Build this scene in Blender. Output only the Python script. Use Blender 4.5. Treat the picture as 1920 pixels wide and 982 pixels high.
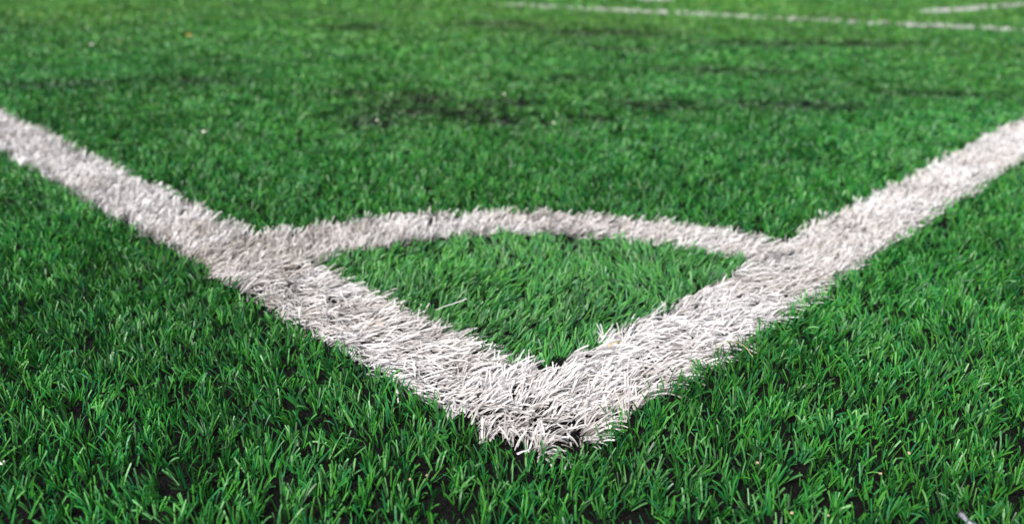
import bpy, bmesh, math, random
import numpy as np

# ------------------------------------------------------------------ scene reset
for o in list(bpy.data.objects):
    bpy.data.objects.remove(o)
sc = bpy.context.scene
COL = sc.collection
rng = np.random.default_rng(11)
random.seed(4)

# ------------------------------------------------------------------ camera
TIP = 0.018                       # height of the pile above the infill
CAM_H = 0.43                      # camera height above the pile
PITCH, ROLL = math.radians(21.83), math.radians(1.13)
cam = bpy.data.cameras.new("camera")
cam_ob = bpy.data.objects.new("camera", cam)
COL.objects.link(cam_ob)
from mathutils import Vector, Matrix
fwd = Vector((0, math.cos(PITCH), -math.sin(PITCH)))
up0 = Vector((0, math.sin(PITCH), math.cos(PITCH)))
r0 = Vector((1, 0, 0))
right = r0 * math.cos(ROLL) + up0 * math.sin(ROLL)
up = up0 * math.cos(ROLL) - r0 * math.sin(ROLL)
M = Matrix((right, up, -fwd)).transposed().to_4x4()
M.translation = (0, 0, TIP + CAM_H)
cam_ob.matrix_world = M
cam.sensor_width = 36
cam.lens = 1500 / 1920 * 36
cam.clip_start, cam.clip_end = 0.01, 3000
cam.dof.use_dof = True
cam.dof.focus_distance = 0.80
cam.dof.aperture_fstop = 3.5
cam.dof.aperture_blades = 7
sc.camera = cam_ob

# ------------------------------------------------------------------ world and sun (bright overcast)
SUN_EL, SUN_AZ = math.radians(52), math.radians(212)   # azimuth clockwise from +Y: behind the camera, a little to the left
w = bpy.data.worlds.new("World")
sc.world = w
w.use_nodes = True
nt = w.node_tree
nt.nodes.clear()
sky = nt.nodes.new("ShaderNodeTexSky")
sky.sky_type = 'NISHITA'
sky.sun_disc = False
sky.sun_elevation = SUN_EL
sky.sun_rotation = SUN_AZ
sky.dust_density = 3.0
hs = nt.nodes.new("ShaderNodeHueSaturation")
hs.inputs['Saturation'].default_value = 0.3
bg = nt.nodes.new("ShaderNodeBackground")
bg.inputs['Strength'].default_value = 0.065
wo = nt.nodes.new("ShaderNodeOutputWorld")
nt.links.new(sky.outputs[0], hs.inputs['Color'])
nt.links.new(hs.outputs[0], bg.inputs[0])
nt.links.new(bg.outputs[0], wo.inputs[0])
sun = bpy.data.lights.new("sun", 'SUN')
sun.energy = 1.5
sun.angle = math.radians(10)
sun.color = (1.0, 0.965, 0.92)
sun_ob = bpy.data.objects.new("sun", sun)
COL.objects.link(sun_ob)
sd = Vector((math.sin(SUN_AZ) * math.cos(SUN_EL), math.cos(SUN_AZ) * math.cos(SUN_EL), math.sin(SUN_EL)))
sun_ob.rotation_euler = sd.to_track_quat('Z', 'Y').to_euler()
sun_ob.location = sd * 30

sc.view_settings.view_transform = 'Standard'
sc.view_settings.look = 'None'
sc.view_settings.gamma = 1
sc.view_settings.exposure = 1.5
sc.render.engine = 'CYCLES'
sc.cycles.max_bounces = 6
sc.cycles.transparent_max_bounces = 4
sc.cycles.use_denoising = True

# ------------------------------------------------------------------ materials
def nodes(m):
    m.use_nodes = True
    t = m.node_tree
    t.nodes.clear()
    return t, t.nodes.new, t.links.new

def blade_material(name, rough, transl, spec=0.5):
    """plastic fibre: colour of each single fibre from the mesh, a little light passing through"""
    m = bpy.data.materials.new(name)
    t, N, L = nodes(m)
    at = N("ShaderNodeVertexColor"); at.layer_name = "col"
    geo = N("ShaderNodeNewGeometry")
    nz = N("ShaderNodeTexNoise"); nz.inputs['Scale'].default_value = 900; nz.inputs['Detail'].default_value = 2
    L(geo.outputs['Position'], nz.inputs['Vector'])
    mr = N("ShaderNodeMapRange"); mr.inputs['To Min'].default_value = 0.86; mr.inputs['To Max'].default_value = 1.14
    L(nz.outputs['Fac'], mr.inputs['Value'])
    mul = N("ShaderNodeVectorMath"); mul.operation = 'SCALE'
    L(at.outputs['Color'], mul.inputs[0]); L(mr.outputs[0], mul.inputs['Scale'])
    p = N("ShaderNodeBsdfPrincipled")
    p.inputs['Roughness'].default_value = rough
    p.inputs['Specular IOR Level'].default_value = spec
    L(mul.outputs[0], p.inputs['Base Color'])
    tr = N("ShaderNodeBsdfTranslucent")
    L(mul.outputs[0], tr.inputs['Color'])
    mx = N("ShaderNodeMixShader"); mx.inputs[0].default_value = transl
    L(p.outputs[0], mx.inputs[1]); L(tr.outputs[0], mx.inputs[2])
    o = N("ShaderNodeOutputMaterial")
    L(mx.outputs[0], o.inputs['Surface'])
    return m

def plain(name, col, rough=0.7, var=0.3, scale=300, bump=0.0, spec=0.3):
    m = bpy.data.materials.new(name)
    t, N, L = nodes(m)
    tc = N("ShaderNodeTexCoord")
    nz = N("ShaderNodeTexNoise"); nz.inputs['Scale'].default_value = scale; nz.inputs['Detail'].default_value = 4
    L(tc.outputs['Object'], nz.inputs['Vector'])
    rp = N("ShaderNodeValToRGB")
    rp.color_ramp.elements[0].position = 0.3; rp.color_ramp.elements[1].position = 0.7
    rp.color_ramp.elements[0].color = tuple(c * (1 - var) for c in col) + (1,)
    rp.color_ramp.elements[1].color = tuple(min(1, c * (1 + var)) for c in col) + (1,)
    L(nz.outputs['Fac'], rp.inputs[0])
    p = N("ShaderNodeBsdfPrincipled")
    p.inputs['Roughness'].default_value = rough
    p.inputs['Specular IOR Level'].default_value = spec
    L(rp.outputs[0], p.inputs['Base Color'])
    if bump:
        b = N("ShaderNodeBump"); b.inputs['Distance'].default_value = bump; b.inputs['Strength'].default_value = 1
        L(nz.outputs['Fac'], b.inputs['Height']); L(b.outputs[0], p.inputs['Normal'])
    o = N("ShaderNodeOutputMaterial"); L(p.outputs[0], o.inputs['Surface'])
    return m

GREEN = blade_material("green_fibre", 0.45, 0.15)
WHITE = blade_material("white_fibre", 0.5, 0.25, 0.35)
def crumb_material():
    m = bpy.data.materials.new("black_rubber_crumb")
    t, N, L = nodes(m)
    geo = N("ShaderNodeNewGeometry")
    vo = N("ShaderNodeTexVoronoi"); vo.inputs['Scale'].default_value = 650
    L(geo.outputs['Position'], vo.inputs['Vector'])
    sep = N("ShaderNodeSeparateColor"); L(vo.outputs['Color'], sep.inputs[0])
    rp = N("ShaderNodeValToRGB")
    rp.color_ramp.elements[0].color = (0.003, 0.003, 0.0032, 1); rp.color_ramp.elements[0].position = 0.35
    rp.color_ramp.elements[1].color = (0.012, 0.0115, 0.011, 1)
    L(sep.outputs[0], rp.inputs[0])
    b = N("ShaderNodeBump"); b.inputs['Distance'].default_value = 0.0015; b.inputs['Strength'].default_value = 1; b.invert = True
    L(vo.outputs['Distance'], b.inputs['Height'])
    p = N("ShaderNodeBsdfPrincipled"); p.inputs['Roughness'].default_value = 0.85; p.inputs['Specular IOR Level'].default_value = 0.08
    L(rp.outputs[0], p.inputs['Base Color']); L(b.outputs[0], p.inputs['Normal'])
    o = N("ShaderNodeOutputMaterial"); L(p.outputs[0], o.inputs['Surface'])
    return m
RUBBER = crumb_material()
FARTURF = plain("far_turf", (0.03, 0.12, 0.03), 0.8, 0.35, 40)
STONE = plain("tan_grit", (0.42, 0.30, 0.20), 0.8, 0.25, 600)
PALE = plain("pale_grit", (0.72, 0.68, 0.60), 0.7, 0.15, 600)
YELLOW = plain("yellow_petal", (0.50, 0.40, 0.10), 0.6, 0.2, 200)
DRY = plain("dry_straw", (0.55, 0.46, 0.24), 0.6, 0.2, 400)
FOIL = plain("grey_plastic_film", (0.45, 0.46, 0.52), 0.18, 0.15, 120, 0.0, 0.6)

# ------------------------------------------------------------------ ground plan
YAW = math.radians(46.6)
CX, CY = 0.0327, 0.602            # outer tip of the corner
LW, AR, AW = 0.120, 0.722, 0.101  # line width, outer radius of the arc, width of the arc
cu, su = math.cos(YAW), math.sin(YAW)
def to_uv(x, y):
    dx, dy = x - CX, y - CY
    return dx * cu + dy * su, -dx * su + dy * cu
def to_xy(u, v):
    return CX + u * cu - v * su, CY + u * su + v * cu

# smooth value noise on the ground plane
def make_noise(seed, size=512):
    g = np.random.default_rng(seed).random((size, size))
    def f(x, y, scale):
        a, b = np.asarray(x) * scale + 200.37, np.asarray(y) * scale + 200.71
        i, j = np.floor(a).astype(int), np.floor(b).astype(int)
        s, t = a - i, b - j
        s, t = s * s * (3 - 2 * s), t * t * (3 - 2 * t)
        i0, i1, j0, j1 = i % size, (i + 1) % size, j % size, (j + 1) % size
        return (g[i0, j0] * (1 - s) + g[i1, j0] * s) * (1 - t) + (g[i0, j1] * (1 - s) + g[i1, j1] * s) * t
    return f
n1, n2, n3, n4, n5 = [make_noise(k) for k in (1, 2, 3, 4, 5)]
def fbm(f, x, y, s):
    return (f(x, y, s) + 0.5 * f(x, y, s * 2.1) + 0.25 * f(x, y, s * 4.3)) / 1.75

# region of a point: 0 outside the lines, 1 infield, 2 corner quarter, 3 left line, 4 right line, 5 arc
def region(x, y, ragged=0.010):
    x = x + (n1(x, y, 60) - 0.5) * 2 * ragged
    y = y + (n2(x, y, 60) - 0.5) * 2 * ragged
    u, v = to_uv(x, y)
    r = np.hypot(u, v)
    reg = np.ones(len(x), int)
    reg[(r < AR - AW)] = 2
    aw = AW + 0.045 * np.clip((np.arctan2(v, u) - 0.95) / 0.5, 0, 1)
    reg[(r >= AR - aw) & (r < AR)] = 5
    reg[(v < LW)] = 4
    reg[(u < LW) & (v >= 0)] = 3
    reg[(u < 0) | (v < 0) | (u + v < 0.032)] = 0
    return reg

# worn patches in the pitch, where rubber crumb has buried the pile: x, y, half sizes
PATCH = [(-.278, 2.38, .07, .10), (-.025, 2.355, .09, .07), (-.2, 2.21, .15, .06), (-.5, 2.465, .05, .03),
         (-.057, 4.75, .20, .14), (.457, 4.40, .30, .15), (-.90, 4.39, .12, .09), (1.224, 4.02, .25, .10),
         (1.67, 4.10, .28, .11), (-1.455, 2.48, .09, .05), (-1.355, 2.54, .08, .06), (.507, 3.69, .12, .10),
         (.773, 3.09, .15, .06), (1.336, 2.655, .14, .04), (-.365, 2.05, .07, .05), (-.05, 2.09, .07, .04),
         (.193, 2.15, .06, .04), (-1.037, 2.64, .13, .06), (.415, 2.37, .12, .08), (.855, 2.415, .14, .06), (.212, 2.85, .07, .04)]
def wear(x, y):
    m = np.zeros(len(x))
    for k, (px, py, a, b) in enumerate(PATCH):
        q = ((x - px) / (a * 1.6)) ** 2 + ((y - py) / (b * 1.5)) ** 2
        m = np.maximum(m, np.exp(-q * 1.1))
    m = m * (0.25 + 0.9 * fbm(n3, x, y, 9) + 0.6 * n4(x, y, 34))
    return np.clip(m, 0, 1)

# ------------------------------------------------------------------ fibres
def fibre_mesh(name, P, az, tilt, bend, length, width, twist, colour, segs, mat):
    """many ribbons as one mesh. P base points, az lean direction, tilt at the base, bend added towards the tip (all per fibre)"""
    n = len(P)
    t = np.linspace(0, 1, segs + 1)
    th = tilt[:, None] + bend[:, None] * t[None, :] ** 1.3
    ds = length[:, None] / segs
    mid = 0.5 * (th[:, 1:] + th[:, :-1])
    rad = np.concatenate([np.zeros((n, 1)), np.cumsum(np.sin(mid) * ds, 1)], 1)
    hgt = np.concatenate([np.zeros((n, 1)), np.cumsum(np.cos(mid) * ds, 1)], 1)
    hgt = np.maximum(hgt, -P[:, 2:3] + 0.001)
    ca, sa = np.cos(az)[:, None], np.sin(az)[:, None]
    S = np.stack([P[:, 0:1] + ca * rad, P[:, 1:2] + sa * rad, P[:, 2:3] + hgt], 2)
    T = np.stack([ca * np.sin(th), sa * np.sin(th), np.cos(th)], 2)
    H = np.stack([-np.sin(az), np.cos(az), np.zeros(n)], 1)[:, None, :] * np.ones((1, segs + 1, 1))
    B = np.cross(T, H)
    tw = twist[:, None, None] * (0.6 + 0.8 * t[None, :, None])
    W = H * np.cos(tw) + B * np.sin(tw)
    taper = (1.0 - 0.18 * t ** 2)[None, :, None]
    W = W * (width[:, None, None] * 0.5) * taper
    V = np.stack([S - W, S + W], 2).reshape(-1, 3)
    base = (np.arange(n) * (segs + 1) * 2)[:, None]
    k = np.arange(segs)[None, :] * 2
    F = np.stack([base + k, base + k + 1, base + k + 3, base + k + 2], 2).reshape(-1, 4)
    me = bpy.data.meshes.new(name)
    me.vertices.add(len(V)); me.vertices.foreach_set("co", V.astype(np.float32).ravel())
    me.loops.add(F.size); me.loops.foreach_set("vertex_index", F.astype(np.int32).ravel())
    me.polygons.add(len(F))
    me.polygons.foreach_set("loop_start", (np.arange(len(F)) * 4).astype(np.int32))
    me.polygons.foreach_set("loop_total", np.full(len(F), 4, np.int32))
    me.polygons.foreach_set("use_smooth", np.ones(len(F), bool))
    ca_ = me.color_attributes.new("col", 'FLOAT_COLOR', 'POINT')
    c4 = np.ones((n, (segs + 1) * 2, 4), np.float32)
    c4[:, :, :3] = colour[:, None, :]
    ca_.data.foreach_set("color", c4.ravel())
    me.update()
    me.materials.append(mat)
    return me

def merged(name, meshes, mat):
    """one mesh from several level-of-detail layers"""
    if len(meshes) == 1:
        meshes[0].name = name
        return meshes[0]
    obs = []
    for m in meshes:
        o = bpy.data.objects.new("layer", m); obs.append(o)
    co, fi, cl, off = [], [], [], 0
    for m in meshes:
        a = np.empty(len(m.vertices) * 3, np.float32); m.vertices.foreach_get("co", a)
        b = np.empty(len(m.loops), np.int32); m.loops.foreach_get("vertex_index", b)
        c = np.empty(len(m.vertices) * 4, np.float32); m.color_attributes["col"].data.foreach_get("color", c)
        co.append(a); fi.append(b + off); cl.append(c); off += len(m.vertices)
    for o in obs:
        bpy.data.objects.remove(o)
    for m in meshes:
        bpy.data.meshes.remove(m)
    co, fi, cl = np.concatenate(co), np.concatenate(fi), np.concatenate(cl)
    me = bpy.data.meshes.new(name)
    me.vertices.add(len(co) // 3); me.vertices.foreach_set("co", co)
    me.loops.add(len(fi)); me.loops.foreach_set("vertex_index", fi)
    nf = len(fi) // 4
    me.polygons.add(nf)
    me.polygons.foreach_set("loop_start", (np.arange(nf) * 4).astype(np.int32))
    me.polygons.foreach_set("loop_total", np.full(nf, 4, np.int32))
    me.polygons.foreach_set("use_smooth", np.ones(nf, bool))
    a = me.color_attributes.new("col", 'FLOAT_COLOR', 'POINT')
    a.data.foreach_set("color", cl)
    me.update()
    me.materials.append(mat)
    return me

def scatter(y0, y1, dens, side=0.40):
    """jittered points over the wedge of ground that a standing viewer around the camera looks at"""
    step = 1 / math.sqrt(dens)
    xm = 0.62 * y1 + side
    X, Y = np.meshgrid(np.arange(-xm, xm, step), np.arange(y0, y1, step))
    x = X.ravel() + (rng.random(X.size) - 0.5) * step * 1.5
    y = Y.ravel() + (rng.random(X.size) - 0.5) * step * 1.5
    k = (np.abs(x) < 0.62 * y + side)
    return x[k], y[k]

def margin(y):
    return 0.95 - 0.5 * np.clip((y - 5) / 5, 0, 1)
def scatter_rim(dens, y0, y1):
    """the ground beside and behind that wedge, sparser"""
    step = 1 / math.sqrt(dens)
    X, Y = np.meshgrid(np.arange(-7.2, 7.2, step), np.arange(y0, y1, step))
    x = X.ravel() + (rng.random(X.size) - 0.5) * step * 1.5
    y = Y.ravel() + (rng.random(X.size) - 0.5) * step * 1.5
    a = np.abs(x)
    k = (a < 0.62 * np.maximum(y, 0) + margin(y)) & ((a > 0.62 * y + 0.40) | (y < 0.19))
    return x[k], y[k]

GREENS = np.array([(0.024, 0.200, 0.030), (0.052, 0.250, 0.028), (0.012, 0.155, 0.044), (0.095, 0.300, 0.090), (0.011, 0.085, 0.015)])
def green_colour(x, y):
    n = len(x)
    k = rng.choice(5, n, p=[0.30, 0.23, 0.12, 0.11, 0.24])
    c = GREENS[k]
    v = 0.34 + 0.55 * fbm(n4, x, y, 3.0) + 0.75 * fbm(n3, x, y, 18)
    v = v * (0.85 + 0.3 * rng.random(n))
    v = v + 0.35 * (fbm(n2, x, y * 1.6, 1.1) - 0.5)
    c = c * v[:, None]
    q = (region(x, y) == 2)[:, None]
    c = np.where(q, c * 1.12 + np.array([0.012, 0.014, 0.012]), c)        # faded, matted pile in the corner
    dust = np.clip(wear(x, y) * 0.62, 0, 0.6)[:, None]
    c = c * (1 - dust) + np.array([0.014, 0.020, 0.015]) * dust        # crumb dust sticking to half-buried fibres
    yel = fbm(n5, x, y, 0.9) - 0.5 + 0.85 * np.clip((y - 1.6) / 4.0, 0, 1) - 0.12 * np.clip(x / 2.5, -1, 1)   # hue drift across the turf; optical lightening with distance painted in as yellower fibres
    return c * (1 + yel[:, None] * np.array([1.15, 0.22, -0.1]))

# level-of-detail zones: y from, y to, widening of the fibres, segments
ZONES = [(0.20, 1.25, 1.0, 4), (1.25, 2.05, 1.5, 2), (2.05, 3.3, 2.3, 2), (3.3, 5.6, 4.4, 1), (5.6, 10.0, 8.5, 1)]
RIM = [(-0.45, 1.7, 1.9, 2), (1.7, 10, 5.0, 1)]
PER = 7
N0 = 56000
grass_layers = {0: [], 1: [], 2: []}
for y0, y1, s, segs, rim in [z + (False,) for z in ZONES] + [z + (True,) for z in RIM]:
    if rim:
        tx, ty = scatter_rim(N0 / PER / s, y0, y1)
    else:
        tx, ty = scatter(y0 * 0.85, y1 * 1.15, N0 / PER / s)
        yj = ty * (1 + 0.24 * (rng.random(len(ty)) - 0.5))      # the zones melt into each other
        kz = (yj >= y0) & (yj < y1)
        tx, ty = tx[kz], ty[kz]
    # lean that the tufts of a neighbourhood share
    fa = (n1(tx, ty, 8) + 0.8 * n2(tx, ty, 31)) / 1.8 * 4 * math.pi + (rng.random(len(tx)) - 0.5) * 3.0
    reg_t0 = region(tx, ty)
    mat_ = np.clip((0.5 * n3(tx, ty, 7) + 0.5 * n4(tx, ty, 22) - 0.36) * 3.2, 0, 1)     # trodden, matted spots
    mat_ = mat_ * np.where(reg_t0 == 1, np.clip((np.hypot(tx - CX, ty - CY) - 0.55) / 0.9, 0.2, 1), 0.55)
    fs = 0.06 + 0.95 * mat_ * (0.5 + 0.7 * rng.random(len(tx)))
    reg_t = region(tx, ty)
    u, v = to_uv(tx, ty)
    inside = reg_t == 2
    fa = np.where(inside, math.radians(52) + (n1(tx, ty, 9) - 0.5) * 2.8 + (rng.random(len(tx)) - 0.5) * 1.6, fa)
    fs = np.where(inside, 0.50 + 0.45 * n2(tx, ty, 10), fs)
    thin = n5(tx, ty, 28)
    keep_t = rng.random(len(tx)) > 0.16 * (thin > 0.62) + 0.05 * (1 - mat_)
    wr = wear(tx, ty)
    keep_t &= rng.random(len(tx)) > wr * np.where(ty > 3, 0.5, 0.34)
    tx, ty, fa, fs, wr = [a[keep_t] for a in (tx, ty, fa, fs, wr)]
    th_len = 0.75 + 0.5 * rng.random(len(tx))
    n = len(tx) * PER
    rep = lambda a: np.repeat(a, PER)
    ang = rng.random(n) * 2 * math.pi
    rr = 0.0045 * math.sqrt(s) * np.sqrt(rng.random(n))
    x = rep(tx) + np.cos(ang) * rr
    y = rep(ty) + np.sin(ang) * rr
    spread = 0.10 + 0.62 * rng.random(n)
    dx = np.cos(ang) * spread + np.cos(rep(fa)) * rep(fs)
    dy = np.sin(ang) * spread + np.sin(rep(fa)) * rep(fs)
    az = np.arctan2(dy, dx)
    tilt = np.clip(np.hypot(dx, dy) * 0.75, 0.03, 1.15)
    tilt = np.clip(tilt + 0.16 * (s - 1) ** 0.6 * rng.random(n), 0.03, 1.2)
    bend = 0.05 + 0.55 * rng.random(n) ** 1.6 + (rng.random(n) < 0.06) * 0.9
    L = (0.0105 + 0.0120 * rng.random(n)) * rep(th_len) ** 0.5
    L = L * (1 - 0.35 * rep(wr))
    W = (0.0010 + 0.0010 * rng.random(n)) * s
    tw = (rng.random(n) - 0.5) * 2.6
    P = np.stack([x, y, np.full(n, 0.0005)], 1)
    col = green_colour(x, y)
    reg = region(x, y)
    for g in (0, 1, 2):
        k = reg == g
        if k.sum():
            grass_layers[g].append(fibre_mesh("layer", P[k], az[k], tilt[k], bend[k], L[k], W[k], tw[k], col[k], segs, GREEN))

def put(name, data, parent=None, label=None, cat=None, group=None, kind=None, loc=None):
    o = bpy.data.objects.new(name, data)
    COL.objects.link(o)
    if parent: o.parent = parent
    if label: o["label"] = label
    if cat: o["category"] = cat
    if group: o["group"] = group
    if kind: o["kind"] = kind
    if loc: o.location = loc
    return o

# ------------------------------------------------------------------ ground sheets
def sheet(name, x0, y0, x1, y1, z, mat, label, nx=1, ny=1, hfun=None, shape=None):
    X, Y = np.meshgrid(np.linspace(x0, x1, nx + 1), np.linspace(y0, y1, ny + 1))
    x, y = X.ravel(), Y.ravel()
    if shape: x = x * shape(y)
    zz = np.full(len(x), z) + (hfun(x, y) if hfun else 0)
    V = np.stack([x, y, zz], 1)
    F = [(j * (nx + 1) + i, j * (nx + 1) + i + 1, (j + 1) * (nx + 1) + i + 1, (j + 1) * (nx + 1) + i) for j in range(ny) for i in range(nx)]
    me = bpy.data.meshes.new(name)
    me.from_pydata(V.tolist(), [], F)
    me.polygons.foreach_set("use_smooth", np.ones(len(F), bool))
    me.materials.append(mat)
    return put(name, me, label=label, cat="ground", kind="structure")
sheet("ground", -800, -800, 800, 800, -0.006, FARTURF, "wide flat green pitch running off to the horizon")
sheet("infill", -1, -0.45, 1, 10, 0.0, RUBBER, "black rubber crumb infill between the grass fibres", 170, 140,
      lambda x, y: wear(x, y) * 0.003 + (fbm(n2, x, y, 14) - 0.5) * 0.002,
      shape=lambda y: 0.62 * np.maximum(y, 0) + margin(y))

names = {0: "green artificial grass on the near side outside the white boundary lines",
         1: "green artificial grass of the pitch stretching away behind the white corner arc",
         2: "small quarter circle of green artificial grass enclosed by the white corner arc"}
for g in (0, 1, 2):
    put("grass", merged("grass", grass_layers[g], GREEN), label=names[g], cat="grass", kind="stuff")

# ------------------------------------------------------------------ white markings
def white_colour(x, y, dirt):
    n = len(x)
    v = 0.61 + 0.26 * rng.random(n)
    c = np.array([0.98, 0.955, 0.965])[None, :] * v[:, None]
    d = np.clip(dirt + 0.25 * (rng.random(n) - 0.5) * 2, 0, 1)[:, None]
    brown = np.array([0.40, 0.345, 0.30])[None, :]
    return c * (1 - d) + brown * d

def line_fibres(which):
    out = []
    for y0, y1, s, segs in ((0.45, 1.25, 1.0, 5), (1.25, 2.1, 1.4, 3), (2.1, 4.2, 2.5, 2)):
        per = 6
        tx, ty = scatter(y0, y1, 64000 / per / s, 0.55 if s == 1 else 1.5)
        k = region(tx, ty) == which
        tx, ty = tx[k], ty[k]
        u, v = to_uv(tx, ty)
        along = np.where(v > u, v, u)
        # how flat the pile is trodden: nearly flat near the corner, choppier farther out and on the arc
        flat = np.clip(1.25 - np.abs(along - 0.33) / 0.5, 0.34, 1.0)
        if which == 5:
            flat = np.clip(0.42 + 0.45 * (u - v) / AR, 0.25, 0.8)
        corner = np.clip(1 - np.hypot(u - 0.03, v - 0.03) / 0.11, 0, 1)
        flat = flat * (1 - 0.5 * corner)
        # combed across the view, with eddies
        da = {3: math.radians(4), 4: math.radians(2), 5: math.radians(20)}[which]
        fa = da + (fbm(n1, tx, ty, 14) - 0.5) * 3.0 + (rng.random(len(tx)) - 0.5) * 1.5
        fa = np.where(corner > 0.05, fa + corner * (n2(tx, ty, 30) - 0.5) * 9, fa)
        keep = rng.random(len(tx)) > 0.15 * corner * (n3(tx, ty, 45) > 0.35) + 0.12 * (n3(tx, ty, 40) > 0.7)
        tx, ty, fa, flat, corner = [a[keep] for a in (tx, ty, fa, flat, corner)]
        n = len(tx) * per
        rep = lambda a: np.repeat(a, per)
        ang = rng.random(n) * 2 * math.pi
        rr = 0.005 * math.sqrt(s) * np.sqrt(rng.random(n))
        x = rep(tx) + np.cos(ang) * rr
        y = rep(ty) + np.sin(ang) * rr
        fl = rep(flat)
        stray = rng.random(n) < 0.025
        fl = np.where(stray, 0.05, fl)
        sp = (0.20 + 0.55 * rng.random(n)) * (1 - 0.45 * fl)
        dx = np.cos(ang) * sp + np.cos(rep(fa)) * (0.25 + 0.65 * fl)
        dy = np.sin(ang) * sp + np.sin(rep(fa)) * (0.25 + 0.65 * fl)
        az = np.where(stray, ang, np.arctan2(dy, dx))
        tilt = np.clip(0.16 + np.hypot(dx, dy) * 0.66 + 0.60 * fl - 0.40 * rng.random(n), 0.05, 1.38)
        tilt = np.where(stray, 0.08 + 0.4 * rng.random(n), tilt)
        bend = 0.25 + 0.65 * rng.random(n) * (0.5 + fl) + 0.55 * rep(corner) * rng.random(n)
        bend = np.where(stray, 0.1 + 0.3 * rng.random(n), bend)
        L = (0.0110 + 0.009 * rng.random(n)) * (1 + 0.65 * fl)
        W = (0.0012 + 0.0009 * rng.random(n)) * s
        tw = (rng.random(n) - 0.5) * 1.7
        P = np.stack([x, y, 0.0005 + 0.003 * rng.random(n)], 1)
        uu, vv = to_uv(x, y)
        jl = np.exp(-((uu - 0.04) ** 2 + (vv - 0.66) ** 2) / 0.016)
        jr = np.exp(-((uu - 0.66) ** 2 + (vv - 0.06) ** 2) / 0.012)
        jc = np.exp(-((uu - 0.055) ** 2 + (vv - 0.05) ** 2) / 0.002)
        dirt = 0.09 + 0.45 * jl * fbm(n2, x, y, 25) + 0.3 * jr * fbm(n2, x, y, 25) + 0.45 * jc * n5(x, y, 40) + 0.20 * (fbm(n5, x, y, 8) > 0.52) + 0.30 * (n4(x, y, 55) > 0.78)
        if which == 5:
            dirt = dirt + 0.04
        out.append(fibre_mesh("layer", P, az, tilt, bend, L, W, tw, white_colour(x, y, dirt), segs, WHITE)) if n else None
    return merged("fibres", out, WHITE)

for which, nm, lab, cat in (
        (3, "boundary_line", "white fibre boundary line running from the corner out to the left edge", "pitch line"),
        (4, "boundary_line", "white fibre boundary line running from the corner out to the right edge", "pitch line"),
        (5, "corner_arc", "white fibre quarter circle arc joining the two boundary lines", "pitch line")):
    e = put(nm, None, label=lab, cat=cat, group="white lines at the pitch corner")
    e.location = {3: (*to_xy(LW / 2, 0.7), 0), 4: (*to_xy(0.7, LW / 2), 0), 5: (*to_xy(0.48, 0.48), 0)}[which]
    f = put("fibres", line_fibres(which), parent=e, kind="stuff")
    f.matrix_parent_inverse = Matrix.Translation(-e.location)

def far_line(a, b, width, label, worn=0.5, dens=1900):
    ax, ay = a; bx, by = b
    ln = math.hypot(bx - ax, by - ay)
    n = int(ln * width * dens)
    t, q = rng.random(n), rng.random(n) - 0.5
    x = ax + (bx - ax) * t - (by - ay) / ln * q * width
    y = ay + (by - ay) * t + (bx - ax) / ln * q * width
    k = rng.random(n) < np.clip(worn + 1.6 * (fbm(n3, x, y, 2.2) - 0.42), 0.12, 1)
    x, y = x[k], y[k]; n = len(x)
    P = np.stack([x, y, np.full(n, 0.001)], 1)
    me = fibre_mesh("fibres", P, rng.random(n) * 6.283, 0.2 + 0.6 * rng.random(n), 0.3 * rng.random(n),
                    0.021 + 0.008 * rng.random(n), 0.008 + 0.006 * rng.random(n), (rng.random(n) - 0.5) * 2,
                    white_colour(x, y, np.full(n, 0.15)), 1, WHITE)
    e = put("pitch_line", None, label=label, cat="pitch line", group="faded white lines far across the pitch")
    e.location = ((ax + bx) / 2, (ay + by) / 2, 0)
    f = put("fibres", me, parent=e, kind="stuff")
    f.matrix_parent_inverse = Matrix.Translation(-e.location)
far_line((-0.116, 6.152), (5.2, 4.05), 0.19, "long faded white line crossing the far pitch towards the right edge")
far_line((3.02, 6.22), (6.2, 8.83), 0.17, "short faded white line angled across the top right corner", 0.5)
far_line((1.16, 6.92), (1.10, 9.2), 0.24, "pale white line end touching the top edge of the view", 0.8)

# ------------------------------------------------------------------ rubber granules lying on the pile
def granules():
    X, Y, Z, S = [], [], [], []
    n = 9000
    x, y = (rng.random(n) - 0.5) * 2.4, 0.3 + rng.random(n) * 1.6
    reg = region(x, y)
    wl = reg >= 3
    keep = (wl & (rng.random(n) < 0.55)) | (~wl & (rng.random(n) < 0.5))
    x, y, wl = x[keep], y[keep], wl[keep]
    n = len(x)
    z = np.where(wl, 0.004 + 0.009 * rng.random(n), 0.001 + 0.006 * rng.random(n))
    s = 0.0006 + 0.0010 * rng.random(n) ** 1.5
    octa = np.array([(1, 0, 0), (-1, 0, 0), (0, 1, 0), (0, -1, 0), (0, 0, 1), (0, 0, -1)], float)
    tri = np.array([(0, 2, 4), (2, 1, 4), (1, 3, 4), (3, 0, 4), (2, 0, 5), (1, 2, 5), (3, 1, 5), (0, 3, 5)])
    V = octa[None] * (0.6 + 0.8 * rng.random((n, 6, 1))) + (rng.random((n, 6, 3)) - 0.5) * 0.7
    V = V * s[:, None, None] + np.stack([x, y, z], 1)[:, None, :]
    F = (tri[None] + (np.arange(n) * 6)[:, None, None]).reshape(-1, 3)
    me = bpy.data.meshes.new("rubber_granules")
    me.from_pydata(V.reshape(-1, 3).tolist(), [], F.tolist())
    me.materials.append(RUBBER)
    return me
put("rubber_granules", granules(), label="scattered black rubber granules lying among the grass and white fibres", cat="granules", kind="stuff")

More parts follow.
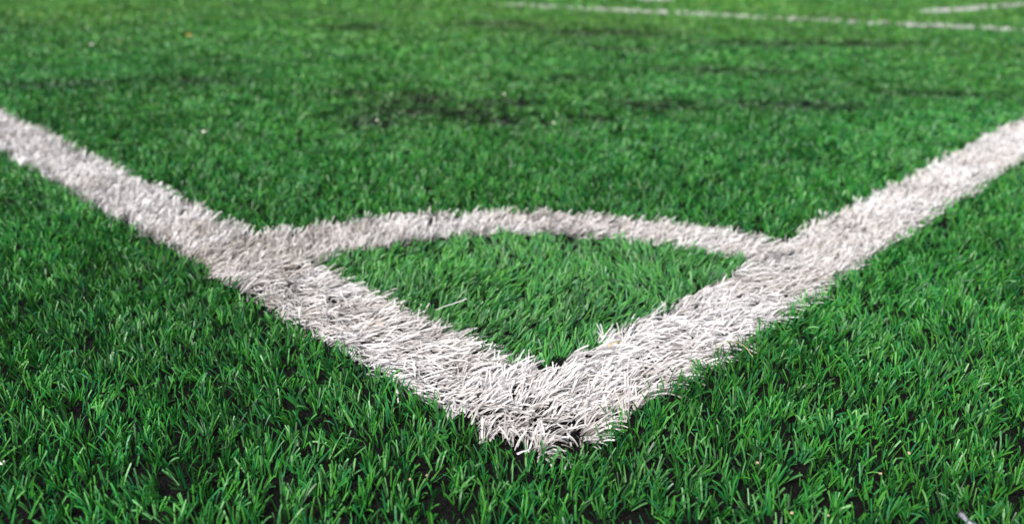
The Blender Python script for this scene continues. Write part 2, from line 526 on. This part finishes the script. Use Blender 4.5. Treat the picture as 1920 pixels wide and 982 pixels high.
# ------------------------------------------------------------------ small litter
def pebble_mesh(seed, r, mat, squash=0.7):
    bm = bmesh.new()
    bmesh.ops.create_icosphere(bm, subdivisions=2, radius=1)
    rd = np.random.default_rng(seed)
    ph = rd.random((4, 3)) * 6
    for v in bm.verts:
        c = v.co
        k = 1 + 0.16 * math.sin(3.1 * c.x + ph[0][0]) * math.cos(2.7 * c.y + ph[0][1]) + 0.12 * math.sin(5 * c.z + ph[1][0] + 2 * c.x)
        v.co = Vector((c.x * 1.15, c.y * 0.9, c.z * squash)) * k * r
    for f in bm.faces: f.smooth = True
    me = bpy.data.meshes.new("pebble"); bm.to_mesh(me); bm.free()
    me.materials.append(mat)
    return me
BITS = [  # name, x, y, z, radius, material, label
    ("pebble", -.730, 1.855, .021, .0062, PALE, "small white stone on the pitch behind the left boundary line"),
    ("pebble", -.353, 2.036, .018, .0050, PALE, "pale speck of grit just left of the dark worn patch"),
    ("pebble", .100, 2.046, .018, .0050, PALE, "pale speck of grit below the right end of the dark worn patch"),
    ("pebble", -.033, 2.434, .020, .0060, PALE, "pale speck of grit on the upper edge of the dark worn patch"),
    ("pebble", .227, .610, .014, .0019, STONE, "tan grit in the grass just right of the corner tip"),
    ("pebble", .333, .596, .015, .0021, STONE, "tan grit in the right foreground grass, upper left of a pair"),
    ("pebble", .373, .628, .015, .0022, STONE, "tan grit farthest right in the right foreground grass"),
    ("pebble", .236, .540, .015, .0022, STONE, "tan grit near the bottom edge, left of a pair"),
    ("pebble", .266, .539, .014, .0016, STONE, "smallest tan grit near the bottom edge, right of a pair"),
    ("pebble", -.085, .576, .014, .0017, STONE, "pinkish grit below left of the white corner, left of a pair"),
    ("pebble", -.071, .582, .014, .0016, STONE, "pinkish grit below left of the white corner, right of a pair"),
    ("pebble", -.445, .585, .016, .0030, PALE, "pale grit at the left edge of the foreground grass"),
    ("pebble", -1.751, 3.384, .022, .0090, PALE, "whitish stone far off at upper left, left of the orange petal"),
]
for k, (nm, x, y, z, r, m, lab) in enumerate(BITS):
    r, z = r * 0.75, z - 0.002
    put(nm, pebble_mesh(50 + k, r, m), label=lab, cat="pebble", group="bits of grit in the turf", loc=(x, y, z)).rotation_euler = (0, 0, k * 1.3)

def petal(r, mat, seed):
    rd = random.Random(seed)
    bm = bmesh.new()
    ring_n, rows = 12, 4
    top = []
    c = bm.verts.new((0, 0, r * 0.05))
    prev = None
    for j in range(1, rows + 1):
        q = j / rows
        ring = []
        for i in range(ring_n):
            a = 2 * math.pi * i / ring_n
            k = (1 + 0.25 * math.cos(a)) * (1 + 0.06 * rd.random())
            ring.append(bm.verts.new((math.cos(a) * r * q * k, math.sin(a) * r * 0.75 * q, r * (0.35 * q * q * (1 + 0.5 * math.sin(2 * a))))))
        for i in range(ring_n):
            if prev: bm.faces.new((prev[i], ring[i], ring[(i + 1) % ring_n], prev[(i + 1) % ring_n]))
            else: bm.faces.new((c, ring[i], ring[(i + 1) % ring_n]))
        prev = ring
    for f in bm.faces: f.smooth = True
    bmesh.ops.solidify(bm, geom=bm.faces[:], thickness=r * 0.08)
    me = bpy.data.meshes.new("petal"); bm.to_mesh(me); bm.free()
    me.materials.append(mat)
    return me
p1 = put("fallen_petal", petal(.013, YELLOW, 1), label="yellow fallen petal lying far off at upper left", cat="petal", group="fallen petals", loc=(-1.503, 3.768, .021))
p1.rotation_euler = (0.75, 0.1, 0.4)
p2 = put("fallen_petal", petal(.009, YELLOW, 2), label="small orange fallen petal between the whitish stone and yellow petal", cat="petal", group="fallen petals", loc=(-1.683, 3.489, .020))
p2.rotation_euler = (0.5, -0.2, 1.9)

def strand(name, pts, w0, w1, mat, label, cat):
    """single loose fibre: a thin bent strip with thickness"""
    bm = bmesh.new()
    P = [Vector(p) for p in pts]
    for _ in range(2):                      # corner cutting for a smooth curve
        Q = [P[0]]
        for a, b in zip(P[:-1], P[1:]):
            Q += [a * 0.75 + b * 0.25, a * 0.25 + b * 0.75]
        P = Q + [P[-1]]
    o = P[0].copy()
    o.z = min(p.z for p in P)
    rows = []
    for i, p in enumerate(P):
        d = (P[min(i + 1, len(P) - 1)] - P[max(i - 1, 0)]).normalized()
        s = d.cross(Vector((0, 0, 1))).normalized()
        wv = (w0 + (w1 - w0) * i / (len(P) - 1)) / 2
        nrm = s.cross(d)
        rows.append([bm.verts.new(p - o + s * wv * sx + nrm * sz * 0.00012) for sx, sz in ((-1, 0), (0, 1), (1, 0), (0, -1))])
    for a, b in zip(rows[:-1], rows[1:]):
        for i in range(4):
            bm.faces.new((a[i], a[(i + 1) % 4], b[(i + 1) % 4], b[i]))
    bm.faces.new(rows[0][::-1]); bm.faces.new(rows[-1])
    for f in bm.faces: f.smooth = True
    me = bpy.data.meshes.new(name); bm.to_mesh(me); bm.free()
    me.materials.append(mat)
    return put(name, me, label=label, cat=cat, loc=tuple(o))
WLOOSE = plain("loose_white_fibre", (0.80, 0.77, 0.77), 0.5, 0.08, 300)
strand("loose_fibre", [(-.094, .905, .019), (-.082, .909, .023), (-.070, .916, .024), (-.056, .926, .026)], .0016, .0021, WLOOSE,
       "long white stray fibre lying over the grass inside the corner arc", "fibre")
strand("loose_fibre", [(.008, .606, .019), (.013, .609, .020), (.018, .612, .019), (.021, .620, .017)], .0034, .0010, WLOOSE,
       "curled white stray fibre in the grass below left of the corner tip", "fibre")
strand("dry_blade", [(.112, .815, .019), (.117, .822, .021), (.124, .825, .021), (.131, .829, .019)], .0030, .0022, DRY,
       "curled yellow dry blade lying on the right boundary line", "dry blade")
strand("dry_blade", [(.236, .826, .014), (.252, .828, .024), (.266, .818, .026), (.274, .800, .018)], .0010, .0008, DRY,
       "thin pale dry blade arched over grass outside the right boundary line", "dry blade")

def film():
    bm = bmesh.new()
    rows = []
    for i in range(6):
        rows.append([bm.verts.new(((i - 2.5) * .0042, (j - 1.5) * .0028 * (1 - .06 * i), .003 * math.sin(i * 1.2 + j * .7) + .0012 * math.cos(j * 2.1))) for j in range(4)])
    for a, b in zip(rows[:-1], rows[1:]):
        for j in range(3): bm.faces.new((a[j], b[j], b[j + 1], a[j + 1]))
    for f in bm.faces: f.smooth = True
    bmesh.ops.solidify(bm, geom=bm.faces[:], thickness=.0003)
    me = bpy.data.meshes.new("plastic_scrap"); bm.to_mesh(me); bm.free()
    me.materials.append(FOIL)
    return me
ps = put("plastic_scrap", film(), label="crumpled scrap of grey plastic at the bottom right of the grass", cat="plastic scrap", loc=(.378, .531, .014))
ps.rotation_euler = (0.4, 0.3, -0.9)
